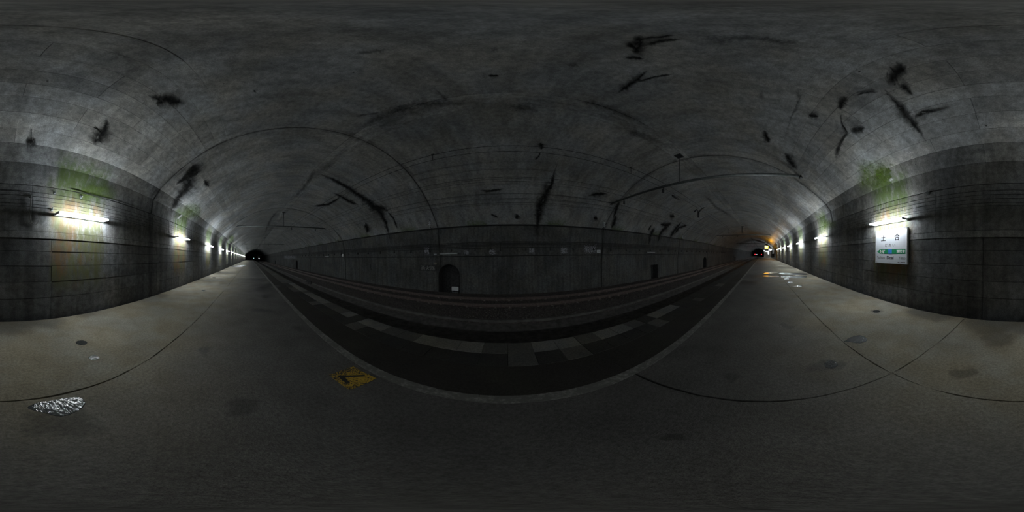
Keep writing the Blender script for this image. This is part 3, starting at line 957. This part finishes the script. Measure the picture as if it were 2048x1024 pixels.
for pts, w in [
    ([(292, 189), (312, 196), (330, 199), (345, 203), (374, 207)], [2, 5, 8, 8, 2]),
    ([(310, 208), (325, 202)], [3, 4]),
    ([(213, 233), (211, 252), (206, 268), (193, 280), (186, 294)], [3, 4, 10, 11, 3]),
    ([(50, 283), (63, 284), (74, 282)], [6, 9, 5]),
    ([(383, 328), (392, 342), (396, 350)], [7, 11, 7]),
    ([(396, 346), (382, 362), (364, 385), (346, 410), (337, 432)], [9, 9, 6, 4, 3]),
    ([(407, 358), (418, 374)], [3, 4]),
    ([(388, 336), (368, 356), (350, 372)], [4, 3, 2]),
    ([(622, 347), (642, 349), (663, 357), (696, 375), (721, 391), (744, 411), (757, 422), (770, 443), (779, 470), (782, 500)], [2, 3, 3, 3.5, 4, 6, 6, 3, 2, 2]),
    ([(740, 410), (757, 415), (768, 416), (777, 420)], [3, 3, 2, 2]),
    ([(772, 420), (787, 436), (796, 460)], [1.2, 1.2, 1]),
    ([(664, 384), (684, 394), (699, 402), (721, 411)], [2, 2, 3, 2]),
    ([(731, 444), (734, 456), (736, 468)], [2, 4, 2]),
    ([(620, 413), (658, 408), (686, 391)], [1, 2, 1]),
    ([(1081, 283), (1082, 291), (1083, 300)], [3, 5, 3]),
    ([(1081, 302), (1078, 311), (1069, 321)], [1, 1, 2]),
    ([(1116, 322), (1110, 341), (1103, 368), (1089, 398), (1084, 411), (1078, 425), (1075, 448), (1073, 470)], [1.2, 2, 3, 6, 6, 5, 3, 2]),
    ([(958, 380), (976, 382), (997, 380), (1011, 375)], [1.2, 2, 1.5, 1]),
    ([(1030, 438), (1037, 428)], [3, 4]), ([(980, 427), (998, 436)], [2, 1]),
    ([(1266, 73), (1280, 82), (1277, 98), (1265, 110)], [5, 8, 8, 6]),
    ([(1248, 114), (1268, 115), (1292, 116)], [2, 3, 2]),
    ([(1280, 76), (1318, 74), (1355, 69)], [3, 2, 1.5]),
    ([(1283, 92), (1318, 82), (1370, 78)], [3, 3, 1]),
    ([(1233, 188), (1250, 176), (1268, 164), (1300, 136)], [2, 4, 4, 2]),
    ([(1268, 166), (1309, 153), (1350, 148)], [2, 1.5, 1]),
    ([(1792, 122), (1808, 140), (1795, 152), (1780, 160), (1768, 160)], [4, 7, 11, 10, 3]),
    ([(1800, 164), (1812, 176), (1828, 192)], [6, 5, 2]),
    ([(1765, 172), (1778, 190), (1792, 204), (1800, 215), (1818, 236), (1834, 256), (1855, 285)], [3, 3, 3, 8, 7, 4, 2]),
    ([(1822, 241), (1846, 226), (1882, 219), (1912, 212)], [3, 4, 2, 1]),
    ([(1712, 192), (1726, 186), (1742, 184), (1760, 184)], [2, 2, 2.5, 2]),
    ([(1697, 193), (1686, 206), (1682, 222)], [5, 7, 3]),
    ([(1682, 222), (1683, 240), (1687, 252), (1696, 265), (1684, 282), (1675, 300), (1672, 324)], [2, 1.5, 2, 1.5, 2, 4, 4]),
    ([(1700, 266), (1713, 260), (1732, 254)], [5, 7, 3]),
    ([(1615, 232), (1628, 231), (1640, 233)], [3, 4, 2]),
    ([(1528, 258), (1532, 272), (1539, 288)], [3, 4, 5]),
    ([(1568, 305), (1581, 320), (1597, 340)], [5, 5, 3]),
    ([(1232, 428), (1228, 442), (1222, 458)], [3, 3, 2]),
    ([(1240, 400), (1232, 420), (1226, 438)], [2, 2, 2]),
    ([(1303, 449), (1296, 462)], [1.2, 1]), ([(1310, 453), (1306, 461), (1300, 472), (1297, 490)], [2.5, 3, 1.5, 1]),
    ([(1318, 449), (1331, 450), (1345, 447)], [3, 3, 2]),
    ([(1341, 449), (1327, 458), (1319, 472), (1315, 488)], [3, 2.5, 2, 1]),
    ([(1366, 440), (1352, 455), (1343, 470), (1338, 480)], [1, 2, 2.5, 1.5]),
    ([(1378, 448), (1357, 456), (1348, 470)], [1, 2, 1.5]),
    ([(1174, 392), (1194, 387), (1217, 388)], [1.5, 3, 1]),
    ([(1186, 436), (1196, 436)], [3, 3]), ([(1338, 433), (1350, 431)], [3, 2]),
    ([(975, 150), (1000, 152)], [2, 1]), ([(510, 180), (507, 184)], [2, 2])]:
    stain(pts, w, S)
    stain(pts, [q * 2.4 for q in w] if isinstance(w, list) else w * 2.4, FN, off=.019)
for pts, w in [
    ([(1391, 80), (1450, 76), (1530, 78)], [6, 9, 5]), ([(1500, 70), (1560, 82), (1620, 84)], [6, 8, 4]),
    ([(980, 102), (1000, 98)], [8, 6]), ([(1130, 130), (1160, 130)], [6, 5]),
    ([(775, 215), (850, 208), (950, 208)], [6, 9, 5]), ([(700, 262), (790, 222), (850, 210)], [7, 10, 6]), ([(1000, 210), (1040, 216), (1090, 220)], [6, 10, 6]),
    ([(1150, 200), (1210, 210), (1290, 245)], [6, 8, 6]), ([(1240, 255), (1290, 270), (1340, 292)], [6, 9, 6]),
    ([(860, 170), (885, 190), (900, 205)], [2, 4, 4]), ([(700, 235), (765, 222)], [2, 3]),
    ([(1595, 170), (1600, 200), (1575, 250)], [5, 5, 3]), ([(1520, 180), (1530, 200)], [6, 5]),
    ([(1400, 385), (1430, 410), (1470, 440)], [3, 4, 2]), ([(640, 330), (610, 370), (580, 405)], [4, 5, 3]), ([(560, 415), (540, 440), (528, 470)], [3, 3, 2]),
    ([(220, 105), (245, 111), (262, 118)], [3, 5, 3]), ([(700, 110), (790, 95)], [6, 4]),
    ([(1107, 335), (1080, 400), (1072, 470), (1070, 500)], [5, 8, 6, 5])]:
    stain(pts, w, FN)
LM = M['lime']
for pts, w in [([(72, 275), (66, 284), (56, 293)], [1, 2, 1]), ([(197, 270), (194, 278)], [1.5, 1.5]), ([(399, 345), (395, 350)], [2, 2]),
               ([(1803, 212), (1800, 218)], [2, 2]), ([(1788, 226), (1781, 236)], [1.2, 1]), ([(1703, 266), (1704, 278)], [1.5, 1]), ([(1843, 226), (1853, 225)], [1.5, 1.5]),
               ([(1088, 398), (1084, 406)], [1.3, 1.3]), ([(1081, 418), (1077, 428)], [1.3, 1.3]), ([(365, 428), (352, 440)], [2, 1.5]), ([(1768, 360), (1790, 357)], [5, 4]), ([(720, 280), (700, 296)], [.8, .8])]:
    stain(pts, w, LM, name='lime_stain')
for x0, y0, x1, y1 in ((975, 497, 995, 512), (1055, 490, 1072, 512), (1118, 490, 1138, 512), (845, 488, 862, 514), (925, 497, 940, 512), (1160, 484, 1200, 512), (560, 508, 600, 520)):
    patch(x0, y0, x1, y1, M['speck'], wall_front, 'lime_speckle')
for x0, y0, x1, y1 in ((1700, 300, 1800, 405), (1745, 320, 1790, 380), (360, 400, 410, 445), (140, 360, 250, 410), (1640, 435, 1680, 462), (455, 465, 470, 490)):
    patch(x0, y0, x1, y1, M['algae'], ceiling, 'algae_patch')

# ------------------------------------------------------------------ overhead beams and wires
def beam(x, label, group=None):
    o = empty('catenary_beam', (x, 3.4, 4.6), label, 'beam', group)
    za, zb = 4.545, 4.60
    t = MB(); t.tube([(x, -1.45, za), (x, 8.3, zb)], .06, 10); t.build('pipe', M['steel'], o)
    t = MB(); t.tube([(x, 3.45, 4.6), (x, 3.45, 6.16)], .022, 8); t.box(x - .16, x + .16, 3.3, 3.6, 6.10, 6.16)
    t.build('hanger_rod', M['darksteel'], o)
    for ya, yb, zc in ((-1.72, -1.42, za), (8.22, 8.52, zb)):
        t = MB(); t.box(x - .10, x + .10, ya, yb, zc - .10, zc + .12); t.box(x - .17, x - .10, ya, yb, zc - .05, zc + .22)
        t.tube([(x + .02, (ya + yb) / 2, zc + .1), (x + .02, (ya + yb) / 2, zc + .24)], .035, 6)
        t.build('end_bracket', M['darksteel'], o, bevel=.01)
    for yy in (4.3, 7.0):
        t = MB(); t.tube([(x, yy, 4.56), (x, yy, 4.44)], .02, 6)
        pts, rad = [], []
        for i in range(11):
            pts.append((x, yy, 4.44 - i * .02)); rad.append(.06 if i % 2 else .03)
        t.tube(pts, rad, 10); t.build('insulator', M['darksteel'], o)
    return o
beam(6.2, 'pale steel beam hung across the vault, nearest beam, right of viewer')
beam(-16.6, 'steel beam across the vault, nearest of those on the left')
beam(28.2, 'steel beam across the vault, second from viewer on the right')
beam(-38.8, 'steel beam across the vault, second from viewer on the left')
beam(50.5, 'steel beam across the vault above the yellow sign')
beam(-61.0, 'steel beam across the vault, farthest on the left')
beam(73.0, 'far steel beam across the vault beyond the shelter')

def wire(name, label, y, z, rad, mat, xa=-150, xb=140, sag=.12, group=None, sup=(6.2, 22.4)):
    pts = []
    x = xa
    while x <= xb + .01:
        ph = ((x - sup[0]) / sup[1]) % 1.0
        pts.append((x, y, z - sag * 4 * ph * (1 - ph)))
        x += 1.4 if abs(x) < 30 else 5.6
    t = MB(); t.tube(pts, rad, 6)
    return tag(t.build(name, mat), label, 'wire' if 'wire' in name else 'cable', group)
wire('messenger_wire', 'thin upper overhead wire of the pair nearest the platform', 4.3, 4.80, .009, M['wire'])
wire('contact_wire', 'thin lower overhead wire of the pair nearest the platform', 4.3, 4.50, .008, M['wire'], sag=.04)
wire('messenger_wire', 'thin upper overhead wire above the railway track', 7.0, 5.03, .009, M['wire'])
wire('contact_wire', 'thin lower overhead wire above the railway track', 7.0, 4.74, .008, M['wire'], sag=.04)
for y, z, l in ((7.98, 4.55, 'top'), (8.1, 4.30, 'middle'), (8.15, 4.08, 'lowest')):
    wire('feeder_wire', f'{l} of three thin feeder wires along the far haunch', y, z, .008, M['wire'], sag=.08)
def zsag(x, z, sag): ph = ((x - 6.2) / 22.4) % 1.0; return z - sag * 4 * ph * (1 - ph)
for x, l in ((-2.05, 'small wire dropper joining the platform side wires, left one'), (4.16, 'small wire dropper joining the platform side wires, right one')):
    t = MB(); za, zb = zsag(x, 4.80, .12), zsag(x, 4.50, .04)
    t.tube([(x, 4.3, zb), (x, 4.3, za)], .008, 6)
    o = t.build('dropper', M['wire']); tag(o, l, 'dropper')
    t = MB(); t.box(x - .05, x + .05, 4.28, 4.32, za - .015, za + .035); t.build('clamp', M['wire'], o, bevel=.006)
# hanging fittings to the right
def fitting(label, cx, y, parts, name):
    o = empty(name, (parts[0][0][0][0], y, parts[0][0][0][2]), label, 'bracket')
    for pts, rad, nm in parts:
        t = MB(); t.tube(pts, rad, 8); t.build(nm, M['darksteel'], o)
    return o
yb_ = 4.42
q = lambda px, py: tuple(plane(px, py, Y=yb_))
fitting('dark Y shaped wire bracket hanging beyond the nearest right beam', 0, yb_, [([q(1397, 435), q(1397, 422)], .07, 'stem'), ([q(1397, 424), q(1394, 419), q(1389, 423)], .05, 'hook'), ([q(1398, 424), q(1402, 419), (q(1408, 415.5)[0], yb_, q(1408, 415.5)[2])], .04, 'arm')], 'wire_bracket')
fitting('dark ribbed insulator rod hanging under the nearest right beam', 0, yb_, [([q(1345, 391), q(1351, 395), q(1358, 398.5)], [.05, .06, .05], 'rod')], 'strain_insulator')
for nm, pts, lab in (('drop_bracket', ((1459, 466), (1456, 466), (1456, 457.5), (1458.5, 457.5)), 'small dark L shaped bracket left of the second right beam rod'), ('drop_bracket', ((1484, 466), (1484, 453.5), (1481, 453.5)), 'dark L shaped bracket hanging beside the second right beam rod')):
    pp = [tuple(plane(a, b, X=26.9)) for a, b in pts]
    t = MB(); t.tube(pp, .06, 6, smooth=False); tag(t.build(nm, M['darksteel']), lab, 'bracket')
    
# feeder cable with its insulators on the far haunch
pts = []
x = -150
while x < 30: pts.append((x, 9.52, 3.09)); x += 3
pts += [(28.5, 9.52, 3.09), (33, 9.6, 2.9), (60, 9.72, 2.62), (140, 9.72, 2.62)]
pts.sort(key=lambda p: p[0])
t = MB(); t.tube(pts, .038, 8)
tag(t.build('feeder_cable', M['cable']), 'thick black cable running along the top of the far wall', 'cable')
labs = {0: 'white porcelain insulator on the thick cable above the refuge arch', 1: 'white porcelain insulator on the thick cable near the right beam end', -2: 'insulator on the thick cable, second left of the refuge arch one', 3: 'insulator where the thick cable bends down far to the right', -1: 'insulator on the thick cable, first left of the refuge arch one', 2: 'insulator on the thick cable, first beyond the right beam'}
for i in (-2, -1, 0, 1, 2, 3):
    x = -4.66 + 10.98 * i
    o = empty('cable_insulator', (x, 9.4, 3.2), labs[i], 'insulator', 'insulators on the thick cable')
    t = MB(); pt, rd = [], []
    for zz, rr_ in ((3.17, .02), (3.20, .035), (3.22, .045), (3.30, .03), (3.32, .10), (3.35, .09), (3.38, .03), (3.43, .03), (3.45, .10), (3.48, .09), (3.51, .025), (3.56, .03)):
        pt.append((x, 9.36, zz)); rd.append(rr_)
    t.tube([(p[0], 9.2, p[2] - .02) for p in pt], rd, 12); t.build('porcelain', M['porcelain'], o)
    t = MB(); t.tube([(x, 9.2, 3.53), (x, 9.2, 3.60), (x - .04, 9.17, 3.66)], .012, 6); t.build('hook', M['darksteel'], o)
    t = MB(); t.tube([(x, 9.2, 3.16), (x, 9.47, 3.10)], .02, 6)
    t.build('cable_arm', M['darksteel'], o)

# ------------------------------------------------------------------ cables and brackets on the far wall
for i, z in enumerate((.86, .775, .70, .62, .52)):
    wire('wall_cable', f'thin cable on far wall brackets, {("topmost", "second from top", "middle", "second from bottom", "lowest")[i]} of five', wy(z + EYE) - .06, z + EYE, .014, M['cable'], sag=.02, sup=(-.37, 7.75))
wire('wall_conduit', 'dark straight conduit along the far wall at eye level', 9.94, EYE + .005, .024, M['cable'], sag=0)
bt = bs = None
nbr = 0
for i in range(-28, 29):
    x = -.37 + 1.55 * i
    tall = i % 5 == 0
    z0, z1 = .31 + EYE, (.90 if tall else .50) + EYE
    src = bt if tall else bs
    kt, js = i // 5, i % 5
    tn = 'tall cable bracket straight across from the viewer' if kt == 0 else f'{ORD[abs(kt) - 1]} tall cable bracket {"right" if kt > 0 else "left"} of the middle one'
    lab = tn + ' on the far wall' if tall else f'{ORD[js - 1]} short bracket right of the {tn}'.replace(' of the middle one', ' of middle')
    grp = 'tall cable brackets on far wall' if tall else 'short cable brackets on far wall'
    if src is None:
        o = empty('cable_bracket', (0, 0, 0), lab, 'bracket', grp)
        t = MB(); t.box(-.025, .025, wy(z0) - .075, wy(z0) + .02, z0, z1); t.build('plate', M['cable'], o)
        t = MB(); t.box(-.035, .035, wy(z0) - .11, wy(z0) - .05, z0 + .0, z0 + .07)
        t.build('arm', M['cable'], o, bevel=.006)
        if tall: bt = o
        else: bs = o
        o.location = (x, 0, 0)
    else:
        o = copy_tree(src, (x, 0, 0)); o['label'] = lab

def dead_lamp(x0, x1, label):
    o = empty('unlit_lamp', (x0, 9.95, 1.43), label, 'lamp')
    t = MB(); t.box(x0 - .06, x1 + .06, 9.85, 9.97, 1.45, 1.50); t.build('batten', M['socket'], o)
    t = MB(); t.tube([(x0, 9.82, 1.43), (x1, 9.82, 1.43)], .02, 8); t.build('tube', M['unlit'], o)
    for x in (x0 - .03, x1 + .0):
        t = MB(); t.box(x, x + .03, 9.79, 9.88, 1.40, 1.47); t.build('socket', M['socket'], o)
    return o
dead_lamp(-4.25, -3.06, 'unlit white tube lamp above the refuge arch with the white box')
dead_lamp(11.48, 12.68, 'unlit white tube lamp above the square refuge across the track')
dead_lamp(-20.0, -18.8, 'unlit white tube lamp far left on the track wall')
t = MB(); t.tube([(-4.72, 9.9, 1.43), (-4.52, 9.9, 1.43)], .022, 8)
tag(t.build('conduit_stub', M['unlit']), 'short white stub left of the unlit tube above the arch', 'conduit')
# telephone plate and light box
o = empty('wall_plate', (6.28, 9.93, 1.39), 'small square white plate on the far wall beneath the cables', 'plate')
t = MB(); t.box(6.14, 6.43, 9.88, 9.955, 1.39, 1.61); t.build('panel', M['porcelain'], o, bevel=.008)
t = MB(); t.box(6.27, 6.30, 9.873, 9.882, 1.44, 1.56); t.box(6.34, 6.37, 9.873, 9.882, 1.44, 1.52); t.build('marking', M['greyink'], o)
o = empty('wall_box', (-15.5, 9.9, 1.36), 'small white box on the far wall to the left under a bracket', 'box')
t = MB(); t.box(-15.62, -15.38, 9.82, 9.97, 1.36, 1.66); t.build('body', M['white'], o, bevel=.012)
t = MB(); t.tube([(-15.5, 9.9, 1.66), (-15.5, 9.9, 1.9)], .015, 6); t.build('conduit', M['cable'], o)
# extinguisher lettering
o = empty('extinguisher_sign', (-5.26, 10.0, .3), 'dark plate with faded fire extinguisher characters left of the refuge arch', 'sign')
t = MB(); t.box(-5.92, -4.6, 9.985, 10.03, .27, .70); t.build('plate', M['plate'], o, bevel=.006)
lettering('消火器', -5.82, -4.70, .32, .65, 9.985, M['faded'], o, -1, .015)
t = MB(); t.box(-4.78, -4.56, 9.95, 10.03, .80, .86); tag(t.build('reflector', plain('tan_reflector', (.35, .30, .22), .5), bevel=.008), 'small tan reflector above the fire extinguisher plate', 'reflector')
# white cabinet inside the refuge
o = empty('equipment_box', (-3.28, 10.2, -1.2), 'white equipment box on a stand inside the refuge arch', 'box')
t = MB(); t.box(-3.55, -3.08, 10.05, 10.35, -1.0, -.74); t.build('body', M['white'], o, bevel=.02)
t = MB(); t.box(-3.52, -3.11, 10.06, 10.34, -.74, -.71); t.build('lid', M['greyink'], o)
t = MB()
for xx in (-3.5, -3.13): t.box(xx - .02, xx + .02, 10.1, 10.3, -1.36, -1.0)
t.box(-3.5, -3.13, 10.08, 10.1, -1.2, -1.1)
t.build('stand', M['steel'], o)
t = MB(); t.tube([(-3.12, 10.2, -.74), (-3.12, 10.2, -.55)], .02, 6); t.build('pipe', M['steel'], o)
t = MB(); t.box(-3.78, -3.08, 10.6, 10.74, -1.36, .1); t.box(-3.74, -3.12, 10.585, 10.6, -1.3, .04)
tag(t.build('refuge_door', M['plate']), 'dark door panel at the back of the refuge arch', 'door')
# marker by the far rail
t = MB(); t.tube([plane(1067, 599, Y=8.35), plane(1067, 593, Y=8.35)], .018, 6)
tag(t.build('track_marker', M['white']), 'small white marker post beside the far rail', 'marker')
t = MB(); t.tube([plane(740, 536, Y=10.0), plane(740, 528, Y=10.0)], .02, 6); 
tag(t.build('wall_peg', M['darksteel']), 'small dark peg low on the far wall', 'peg')
# dark heap on the kerb
t = MB()
for i in range(16):
    a = random.random() * 6.28; rr_ = random.uniform(0, .45)
    px, py = -13.5 + rr_ * 1.5 * math.cos(a), 5.05 + rr_ * .35 * math.sin(a)
    s = random.uniform(.06, .16)
    t.tube([(px, py, -1.05), (px + .02, py, -.95 + s * .3), (px, py + .02, -.9 + s)], [s, s * 1.1, s * .3], 6)
tag(t.build('debris_heap', M['niche']), 'dark heap of rubble on the drain kerb to the left', 'debris')
P = [plane(x, y, Z=-1.05) for x, y in ((541, 533), (548, 534), (562, 541), (558, 542.4), (546, 536.5))]
tag(mesh_obj('puddle', [(p.x, p.y, -.87) for p in P], [tuple(range(5))], M['still']), 'shiny water lying along the track bed far left', 'puddle')

# ------------------------------------------------------------------ cables and fittings on the platform wall
for i, z in enumerate((1.30, 1.21, 1.12, 1.035)):
    wire('wall_cable', f'thin wire along the platform wall above the lamps, {("topmost", "second", "third", "lowest")[i]} of four', -3.016, z + EYE, .003, M['cable'], xa=-90, xb=36, sag=.012, sup=(.6, 4.78))
lp = [(-.665, 1.16), (-.66, .95), (-.645, .84), (-.65, .72), (-.68, .64), (-.74, .605), (-.80, .64), (-.835, .71), (-.835, .78), (-.80, .835), (-.95, .85), (-1.16, .855)]
t = MB(); t.tube([(x, -2.985, z + EYE) for x, z in lp], .009, 8)
tag(t.build('cable_loop', M['greycable']), 'grey cable hanging in a loop left of the nearest left lamp', 'cable')
hk = [((110, 385), 'small steel hook on the wall wires above the left lamp, right of the loop'), ((62, 392), 'small steel hook holding the top of the hanging cable loop'), ((163, 394), 'small steel hook on the wall wires above the middle of the left lamp'), ((1856, 386), 'pale hook on the dark wall right of the station sign'), ((104, 419), 'small clip at the near end of the nearest left lamp'), ((1733, 448), 'small clip at the far end of the station sign lamp')]
for (px, py), lab in hk:
    p = plane(px, py, Y=-2.98)
    o = empty('wall_hook', (p.x, -3.0, p.z), lab, 'hook')
    t = MB(); t.box(p.x - .025, p.x + .025, -3.02, -2.99, p.z - .03, p.z + .03); t.build('plate', M['steel'], o, bevel=.005)
    t = MB(); t.tube([(p.x, -2.99, p.z), (p.x, -2.94, p.z - .005), (p.x, -2.935, p.z + .035)], .011, 6); t.build('pin', M['steel'], o)
# conduit above the left lamp
t = MB(); t.tube([(-1.5, -2.99, 1.44 + EYE), (-4.1, -2.99, 1.44 + EYE)], .008, 6)
tag(t.build('wall_conduit', M['darksteel']), 'dark conduit on the mossy wall above the nearest left lamp', 'conduit')

# ------------------------------------------------------------------ right end: yellow sign, shelter, signals
o = empty('exit_sign', (40, -.95, 2.6), 'glowing yellow box sign hung over the far right platform', 'sign')
t = MB(); t.box(39.9, 40.1, -1.34, -.56, 2.62, 3.26); t.build('light_box', M['yellowlight'], o)
t = MB(); t.box(39.88, 40.12, -1.37, -.53, 3.26, 3.30); t.box(39.88, 40.12, -1.37, -.53, 2.58, 2.62); t.build('frame', M['darksteel'], o)
for yy in (-1.2, -.7):
    t = MB(); t.tube([(40, yy, 3.3), (40, yy, 5.2)], .025, 6); t.build('hanger_rod', M['darksteel'], o)
o = empty('waiting_shelter', (58, -1.75, 0), 'small white waiting shelter at the far right end of the platform', 'shelter')
t = MB(); t.box(55.5, 61.5, -2.95, -.52, 0, 2.5); t.build('body', M['shelter'], o, bevel=.02)
t = MB(); t.prism([(55.2, -3.0, 2.75), (55.2, -.35, 2.5), (55.2, -.35, 2.58), (55.2, -1.6, 3.0), (55.2, -3.0, 3.0)], (6.6, 0, 0)); t.build('roof', M['shelter'], o)
t = MB(); t.box(55.44, 55.5, -2.2, -1.05, 1.98, 2.22); t.box(55.44, 55.5, -2.2, -1.86, 1.15, 1.98); t.build('lit_window', M['whitelight'], o)
t = MB(); t.box(55.46, 55.5, -1.8, -1.05, .1, 1.95); t.build('door', M['porcelain'], o)
t = MB(); t.box(55.3, 55.5, -.75, -.45, 2.2, 2.62); t.build('corner_lamp', M['whitelight'], o)
o = empty('passage_lamp', (51.8, -2.6, 2.5), 'bright lamp hung at the mouth of the side passage before the shelter', 'lamp')
t = MB(); t.tube([(51.7, -2.15, 2.50), (51.7, -2.92, 2.62)], .045, 8); t.build('tube', M['shelterlamp'], o)
t = MB(); t.box(51.76, 51.86, -2.97, -2.1, 2.5, 2.75); t.build('batten', M['batten'], o)
t = MB(); t.tube([(51.8, -2.4, 2.75), (51.8, -2.4, 3.58)], .02, 6); t.build('hanger_rod', M['darksteel'], o)
t = MB(); t.box(36.8, 37.0, -2.96, -2.7, 0, 2.35)
tag(t.build('passage_post', M['shelter'], bevel=.01), 'pale post at the mouth of the side passage on the far right', 'post')
def signal(px, py, X, mat, rad, label, name='signal_light'):
    p = plane(px, py, X=X)
    o = empty(name, (p.x, p.y, p.z - .4), label, 'signal')
    sx = -1 if X > 0 else 1
    t = MB(); t.tube([(p.x, p.y, p.z), (p.x + sx * .12, p.y, p.z)], rad, 12); t.build('lens', mat, o)
    t = MB(); t.box(min(p.x, p.x - sx * .2), max(p.x, p.x - sx * .2), p.y - rad * 1.6, p.y + rad * 1.6, p.z - rad * 1.7, p.z + rad * 1.7); t.build('housing', M['darksteel'], o)
    t = MB(); t.tube([(p.x - sx * .1, p.y, p.z - rad), (p.x - sx * .1, p.y, -1.2 if p.y > EDGE else 0)], .05, 6); t.build('post', M['darksteel'], o)
signal(1510, 508.8, 110, M['redlight'], .26, 'red signal light in the dark right mouth, left one')
signal(1523, 509, 110, M['redlight'], .26, 'red signal light in the dark right mouth, next to the shelter')
signal(1513.6, 508.8, 112, M['farwhite'], .16, 'small white light between the two red signals')
signal(518, 517, -110, M['farwhite'], .30, 'white light in the dark left mouth, right one')
signal(507.6, 516.4, -110, M['fargreen'], .22, 'pale green light in the dark left mouth, left one')
t = MB(); t.tube([(-205, 9.5, 2.4), (-206.5, 9.5, 2.4)], .06, 8)
tag(t.build('tunnel_lamp', M['farlamp']), 'distant lamp lighting a ring of lining deep in the left tunnel', 'lamp')
